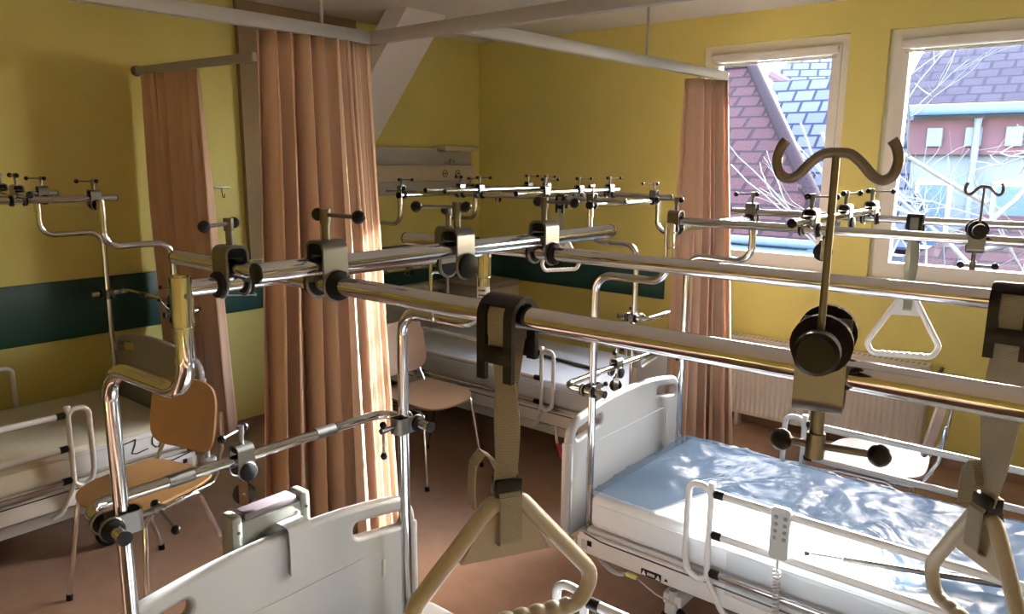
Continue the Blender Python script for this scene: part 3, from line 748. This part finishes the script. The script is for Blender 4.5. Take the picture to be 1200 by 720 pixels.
tag(b.build('plastic_film', 'film_side', ang=60), 'clear plastic film hanging down the near side of the right mattress', 'plastic film')

# ------------------------------------------------------------------ chairs
def chair(label, loc, rz, m):
    T = thing('visitor_chair', label, 'chair', loc, rz, 'wooden shell chairs with chrome legs')
    MB().shell(lambda a, b: (a*.215, b*.215, .452+.012*a*a-.018*max(0, b-.3)**2*2+.012*b*b*(b < 0)), .011, 12, 12).build('seat', m, T)
    MB().shell(lambda a, b: (a*.190, -.215-.045*(b+1)*.6+.035*a*a-.02*(1-b*b)*.3, .695+b*.150), .010, 12, 10).build('backrest', m, T)
    for s in (-1, 1):
        p = fil([(s*.225, .225, .012), (s*.190, .165, .432), (s*.190, -.10, .428), (s*.225, -.235, .012)], .05, 6)
        L = MB().tube(p, .0105, 12).build('leg_frame', 'chrome', T)
        for x, y in ((s*.225, .225), (s*.225, -.235)): MB().cyl((x, y, 0), (x*.998, y*.99, .026), .0135, seg=12).build('foot_cap', 'black', L)
        MB().tube(fil([(s*.185, .12, .438), (s*.185, -.20, .430), (s*.172, -.262, .56), (s*.165, -.272, .72)], .06, 6), .0095, 12).build('back_support', 'chrome', T)
    MB().cyl((-.19, .10, .425), (.19, .10, .425), .009, seg=10).build('cross_tube', 'chrome', T)
    MB().cyl((-.19, -.06, .425), (.19, -.06, .425), .009, seg=10).build('cross_tube', 'chrome', T)
    return T
chair('tan wooden chair on chrome legs between the foreground bed and the left wall bed', (-3.04, 1.31, 0), math.radians(180+15), 'wood')
chair('pinkish beech chair standing right of the big curtain before the far bed', (-3.06, 2.95, 0), math.radians(-90), 'woodmid')
chair('beech chair by the radiator behind the right bed, sky light put into its pale colour', (-.80, 3.62, 0), math.radians(90+6), 'woodlit')

# ------------------------------------------------------------------ cabinet, supply panel, radiator, hooks
T = thing('bedside_cabinet', 'beige bedside cabinet in the far corner behind the bed', 'bedside cabinet', (-4.2, 4.66, 0))
x0, x1, y0, y1 = -4.46, -3.97, 4.42, 4.92
MB().box(((x0+x1)/2, (y0+y1)/2, .43), (x1-x0-.02, y1-y0-.02, .70), bev=.004).build('carcass', 'cabgrey', T, world=True)
MB().box(((x0+x1)/2, (y0+y1)/2, .80), (x1-x0, y1-y0, .025), bev=.006).build('top', 'cabgrey', T, world=True)
dr = MB().box((x1-.004, (y0+y1)/2, .695), (.018, y1-y0-.03, .135), bev=.003).build('drawer', 'cab', T, world=True)
MB().box((x1+.008, (y0+y1)/2, .70), (.012, .10, .03), bev=.005).build('drawer_handle', 'cabgrey', dr, world=True)
dd = MB().box((x1-.004, (y0+y1)/2, .36), (.018, y1-y0-.03, .50), bev=.003).build('door', 'cab', T, world=True)
MB().box((x1+.008, y0+.08, .45), (.012, .03, .09), bev=.005).build('door_handle', 'cabgrey', dd, world=True)
d2 = MB().box(((x0+x1)/2, y0+.004, .695), (x1-x0-.03, .018, .135), bev=.003).build('drawer', 'cabgrey', T, world=True)
MB().box(((x0+x1)/2, y0-.010, .70), (.16, .012, .022), bev=.005).build('drawer_handle', 'bedwhite', d2, world=True)
for x in (x0+.05, x1-.05):
    for y in (y0+.05, y1-.05): MB().cyl((x, y, .04), (x, y, .085), .012).lathe([(.028, -.012), (.03, 0), (.028, .012)], (x, y, .03), (1, 0, 0), 16).build('castor', 'rubber', T, world=True)
T = thing('supply_panel', 'grey and beige medical supply panel on the far head wall', 'medical supply panel', (XL, 4.27, 1.6))
MB().box((XL+.03, 4.27, 1.82), (.06, 1.14, .135), bev=.006).build('upper_housing', 'panelgrey', T, world=True)
MB().box((XL+.045, 4.27, 1.69), (.09, 1.14, .125), bev=.006).build('socket_strip', 'panelbeige', T, world=True)
MB().box((XL+.03, 4.27, 1.575), (.06, 1.14, .105), bev=.006).build('lower_housing', 'panelgrey', T, world=True)
MB().box((XL+.075, 4.63, 1.885), (.15, .40, .045), bev=.008).build('reading_light', 'panelbeige', T, world=True)
for y in (4.48, 4.63):
    k = MB().lathe([(.034, 0), (.034, .006), (.028, .008)], (XL+.088, y, 1.685), (1, 0, 0), 22).build('gas_outlet', 'panelbeige', T, world=True)
    MB().torus((XL+.097, y, 1.685), (1, 0, 0), .026, .003, 22, 6).lathe([(.008, .008), (.008, .014)], (XL+.088, y, 1.685), (1, 0, 0), 12).build('outlet_ring', 'darkline', k, world=True)
MB().tube(fil([(XL+.07, 4.50, 1.775), (XL+.08, 4.52, 1.765), (XL+.08, 4.56, 1.80), (XL+.08, 4.60, 1.79), (XL+.07, 4.61, 1.77)], .01), .0035, 8).tube([(XL+.062, 4.575, 1.79), (XL+.062, 4.575, 1.74)], .003, 8).build('bracket_hook', 'steel', T, world=True)
T = thing('radiator', 'white ribbed panel radiator under the windows', 'radiator', (-1.45, 4.9, 0))
rx0, rx1, rz0, rz1 = -2.085, -.835, .10, .625
def ribs(a, b):
    x = rx0+a*(rx1-rx0); ph = (a*37) % 1
    y = 4.845+(.010 if .25 < ph < .75 else 0)*(1 if .06 < b < .94 else 0)
    return (x, y, rz0+b*(rz1-rz0))
b = MB(); b.grid(lambda a, c: ribs(a, [0, .05, .07, .93, .95, 1][round(c*5)]), 37*6, 5)
b.build('front_panel', 'radiator', T, world=True, ang=60)
MB().box(((rx0+rx1)/2, 4.935, (rz0+rz1)/2), (rx1-rx0-.02, .02, rz1-rz0-.02), bev=.006).build('rear_panel', 'radiator', T, world=True)
g = MB().box(((rx0+rx1)/2, 4.895, rz1+.004), (rx1-rx0, .105, .014), bev=.005).build('top_grille', 'radiator', T, world=True)
for i in range(40): MB().box((rx0+.03+i*(rx1-rx0-.06)/39, 4.885, rz1+.0115), (.016, .05, .001)).build('grille_slot', 'greyplastic', g, world=True)
for x in (rx0+.006, rx1-.006): MB().box((x, 4.895, (rz0+rz1)/2), (.012, .10, rz1-rz0), bev=.003).build('side_cover', 'radiator', T, world=True)
v_ = MB().cyl((rx1, 4.90, .57), (rx1+.05, 4.90, .57), .012).cyl((rx1+.045, 4.90, .585), (rx1+.045, 4.99, .60), .011).build('valve_body', 'steel', T, world=True)
MB().lathe([(.018, 0), (.024, .01), (.024, .045), (.018, .055)], (rx1+.045, 4.88, .575), (.35, -1, -.25), 18).build('thermostat_head', 'pvc', v_, world=True)
for x in (rx0+.1, rx1-.1): MB().box((x, 4.90, .06), (.03, .06, .12), bev=.003).build('foot_bracket', 'radiator', T, world=True)
T = thing('coat_hook_rail', 'small brown hook rail on the yellow wall between the curtains', 'hook rail', (XL, 2.5, 1.61))
MB().box((XL+.006, 2.515, 1.612), (.012, .20, .012), bev=.002).build('back_plate', 'steel', T, world=True)
for y in (2.47, 2.56): MB().tube(fil([(XL+.012, y, 1.61), (XL+.02, y, 1.55), (XL+.045, y, 1.55), (XL+.045, y, 1.575)], .012), .003, 8).build('hook', 'steel', T, world=True)
T = thing('wall_hook', 'bent white wire hook on the green wall band', 'wall hook', (XL+.016, 2.75, .9))
MB().tube(fil([(XL+.03, 2.452, .955), (XL+.03, 2.456, .905), (XL+.03, 2.50, .885), (XL+.03, 2.54, .925), (XL+.03, 2.75, .90), (XL+.014, 2.76, .90)], .02, 5), .004, 8).build('bent_wire', 'bedwhite', T, world=True)
MB().box((XL+.024, 2.745, .903), (.018, .016, .02), bev=.003).build('wire_mount', 'bedwhite', T, world=True)

# ------------------------------------------------------------------ outside
def uvroof(me, o, ux, uy):
    uv = me.uv_layers.new(name='UVMap')
    for l in me.loops:
        c = me.vertices[l.vertex_index].co; uv.data[l.index].uv = ((c-o).dot(ux), (c-o).dot(uy))
def roof_plane(name, pts, th, m, parent=None):
    P = [V(p) for p in pts]; n = (P[1]-P[0]).cross(P[2]-P[0]).normalized()
    if n.z < 0: n = -n
    b = MB().prism(P, -n*th); o = b.build(name, m, parent)
    ux = V((0, 0, 1)).cross(n).normalized(); uy = n.cross(ux)
    uvroof(o.data, P[0], ux, uy); return o
struct('ground_outside', MB().box((-3, 25, -3.6), (60, 38, .2)), 'ground', 'yard ground below the windows', 'ground')
H = thing('house', 'house with hipped red tile roof outside the left window', 'house', (-8, 15, -3.5))
def rel(pts, o): return [tuple(V(p)-V(o)) for p in pts]
ho = (-8, 15, -3.5)
e0, r0, r1, c0, c1 = (-14, 11, .72), (-14, 15.2, 3.72), (-6.35, 15.2, 3.72), (-3.25, 11, .72), (-6.3, 18.6, .72)
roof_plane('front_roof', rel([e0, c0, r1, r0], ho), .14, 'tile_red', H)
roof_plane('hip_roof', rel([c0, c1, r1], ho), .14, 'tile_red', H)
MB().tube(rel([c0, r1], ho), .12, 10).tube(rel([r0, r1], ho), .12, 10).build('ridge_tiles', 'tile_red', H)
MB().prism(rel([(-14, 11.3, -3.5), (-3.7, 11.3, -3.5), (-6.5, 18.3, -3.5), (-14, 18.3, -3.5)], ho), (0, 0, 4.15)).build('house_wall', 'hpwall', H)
MB().box(V((-8.6, 10.93, .66))-V(ho), (10.8, .14, .12), bev=.03).build('gutter', 'hblue', H)
H = thing('house', 'low annex with metal roof tinted sky blue below the red roof', 'house', (-6, 9.6, -3.5)); ho = (-6, 9.6, -3.5)
roof_plane('metal_roof', rel([(-9, 9.0, .28), (-2.55, 9.0, .28), (-2.55, 10.85, .58), (-9, 10.85, .58)], ho), .08, 'hblue', H)  # reflected sky's blue painted into the metal colour
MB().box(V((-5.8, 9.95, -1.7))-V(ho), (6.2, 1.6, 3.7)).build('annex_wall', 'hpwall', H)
H = thing('house', 'gable house with sky-tinted grey tiles rising behind the red hipped roof', 'house', (-5.2, 18, -3.5)); ho = (-5.2, 18, -3.5)
pq = [(-8.0, 20.5, 4.03), (-5.86, 19.5, 2.89), (-5.4, 22.0, 4.55), (-7.6, 23.0, 5.6)]
roof_plane('upper_roof', rel(pq, ho), .16, 'tile_skygrey', H)
MB().tube(rel([V(pq[0])+V((0, -.05, .06)), V(pq[1])+V((0, -.05, .06))], ho), .13, 8).build('verge_board', 'hred', H)
MB().tube(rel([V(pq[0])+V((.1, .12, -.24)), V(pq[1])+V((0, .12, -.28))], ho), .18, 8).build('eave_soffit', 'darkline', H)
roof_plane('lower_roof', rel([(-7.15, 18.4, 3.7), (-4.9, 15.2, .25), (-3.2, 15.2, .25), (-3.2, 18.4, 3.7)], ho), .14, 'tile_skygrey', H)
MB().prism(rel([(-4.8, 15.4, -3.5), (-3.3, 15.4, -3.5), (-3.3, 15.4, .1), (-4.8, 15.4, .1)], ho), (0, 2.8, 0)).build('house_wall', 'hpwall', H)
MB().prism(rel([(-7.3, 20.7, -3.5), (-5.9, 20.0, -3.5), (-5.9, 20.0, 2.7), (-7.3, 20.7, 3.4)], ho), (.3, 1.6, 0)).build('house_wall', 'hpwall', H)
H = thing('house', 'brown roofed house with blue gutter and red cornice outside the right window', 'house', (-1, 18, -3.5)); ho = (-1, 18, -3.5)
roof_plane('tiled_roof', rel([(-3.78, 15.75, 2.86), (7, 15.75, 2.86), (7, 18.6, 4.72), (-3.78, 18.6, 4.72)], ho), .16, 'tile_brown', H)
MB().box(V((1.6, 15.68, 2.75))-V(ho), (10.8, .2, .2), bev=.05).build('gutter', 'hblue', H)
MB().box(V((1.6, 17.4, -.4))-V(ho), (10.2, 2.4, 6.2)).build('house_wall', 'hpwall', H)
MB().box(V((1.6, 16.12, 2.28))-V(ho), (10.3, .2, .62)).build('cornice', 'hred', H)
for i in range(12): MB().box(V((-3.1+i*.62, 16.0, 2.28))-V(ho), (.26, .12, .34), bev=.02).build('cornice_block', 'hpwall', H)
for i in range(5):
    wx = -3.05+i*1.25
    f_ = MB().box(V((wx, 16.18, .85))-V(ho), (.62, .1, 1.3), bev=.01).build('house_window', 'pvc', H)
    MB().box(V((wx, 16.12, .85))-V(ho), (.48, .04, 1.14)).build('house_pane', 'hblue', f_)
MB().cyl(V((-2.42, 15.9, -3.4))-V(ho), V((-2.42, 15.9, 2.6))-V(ho), .06, seg=10).build('downpipe', 'hpwall', H)
H = thing('house', 'small red roofed shed behind the branches low in the right window', 'house', (-1.2, 13, -3.5)); ho = (-1.2, 13, -3.5)
roof_plane('tiled_roof', rel([(-2.6, 12, .34), (2.2, 12, .34), (2.2, 14, 1.02), (-1.9, 14, 1.02)], ho), .1, 'tile_red', H)
MB().box(V((.1, 13, -1.7))-V(ho), (4.2, 1.7, 3.6)).build('shed_wall', 'hpwall', H)
# bare tree close to the windows
T = thing('bare_tree', 'bare pale branched tree growing close outside both windows', 'tree', (-1.25, 9.3, -3.5))
rt = random.Random(21)
segs = []
def grow(p, d_, ln, r, lev):
    n = 4; pts = [p]; q = p
    for k in range(n):
        d_ = (d_+V((rt.uniform(-1, 1), rt.uniform(-1, 1), rt.uniform(-.7, .9)))*.20).normalized()
        q = q+d_*ln/n; pts.append(q)
        if lev < 4 and k > 0:
            for _ in range(2 if lev > 0 else 1):
                if rt.random() < .68:
                    dd = (d_+V((rt.uniform(-1, 1), rt.uniform(-1, 1), rt.uniform(-.5, .7)))*.95).normalized()
                    if q.x < -1.15 and q.z > 4.9: continue
                    grow(q, dd, ln*rt.uniform(.55, .8), r*.5, lev+1)
    segs.append((lev, pts, r))
grow(V((0, 0, 0)), V((0, 0, 1)), 3.6, .09, 0)
for k in range(11):
    grow(V((0, 0, 2.4+.25*k)), V((math.cos(2.2*k+.5)+.35, .5*math.sin(2.2*k), .45)).normalized(), 1.8, .03, 1)
tb, tw = MB(), MB()
for lev, pts, r in segs:
    (tb if lev < 2 else tw).tube(pts, [max(.0028, r*(1-.5*i/(len(pts)-1))) for i in range(len(pts))], 5 if lev > 1 else 8)
tb.build('trunk', 'bark', T); tw.build('twigs', 'bark', T)

# ------------------------------------------------------------------ light, camera
w_ = bpy.data.worlds.new('sky'); sc.world = w_; w_.use_nodes = True
n = w_.node_tree.nodes; l = w_.node_tree.links
bg = n['Background']
sky = n.new('ShaderNodeTexSky'); sky.sky_type = 'NISHITA'; sky.sun_disc = False
sky.sun_elevation = math.radians(17); sky.sun_rotation = math.radians(2); sky.air_density = 1.0; sky.dust_density = 2.5; sky.altitude = 200
mx = n.new('ShaderNodeMixRGB'); mx.inputs[0].default_value = .55; mx.inputs[2].default_value = (.74, .87, 1.0, 1)
l.new(sky.outputs[0], mx.inputs[1]); l.new(mx.outputs[0], bg.inputs[0]); bg.inputs[1].default_value = 12.0
sun = bpy.data.lights.new('sun', 'SUN'); sun.energy = 60; sun.angle = math.radians(.6); sun.color = (1, .98, .95)
so = bpy.data.objects.new('sun', sun); col.objects.link(so)
sd = V((-.012, 1, .29)).normalized(); so.rotation_euler = sd.to_track_quat('Z', 'Y').to_euler(); so.location = (0, 12, 6)

cam = bpy.data.cameras.new('camera'); co = bpy.data.objects.new('camera', cam); col.objects.link(co); sc.camera = co
cam.sensor_fit = 'HORIZONTAL'; cam.sensor_width = 36; cam.lens = 887.35/1200*36; cam.clip_start = .02; cam.clip_end = 200
ya, pi_, ro = math.radians(-39.455), math.radians(-10.9614), math.radians(.5006)
fw = V((math.sin(ya)*math.cos(pi_), math.cos(ya)*math.cos(pi_), math.sin(pi_)))
rg = V((math.cos(ya), -math.sin(ya), 0)); up = rg.cross(fw)
c_, s_ = math.cos(ro), math.sin(ro)
rg, up = c_*rg+s_*up, -s_*rg+c_*up
mtx = Matrix((rg, up, -fw)).transposed().to_4x4(); mtx.translation = (0, 0, 1.795); co.matrix_world = mtx
vs = sc.view_settings; vs.view_transform = 'Standard'; vs.look = 'None'; vs.gamma = 1; vs.exposure = .68; vs.use_curve_mapping = False
sc.cycles.use_denoising = True
sc.cycles.max_bounces = 10; sc.cycles.diffuse_bounces = 5; sc.cycles.glossy_bounces = 5; sc.cycles.transparent_max_bounces = 10
sc.cycles.sample_clamp_indirect = 6
sc.cycles.caustics_reflective = False; sc.cycles.caustics_refractive = False
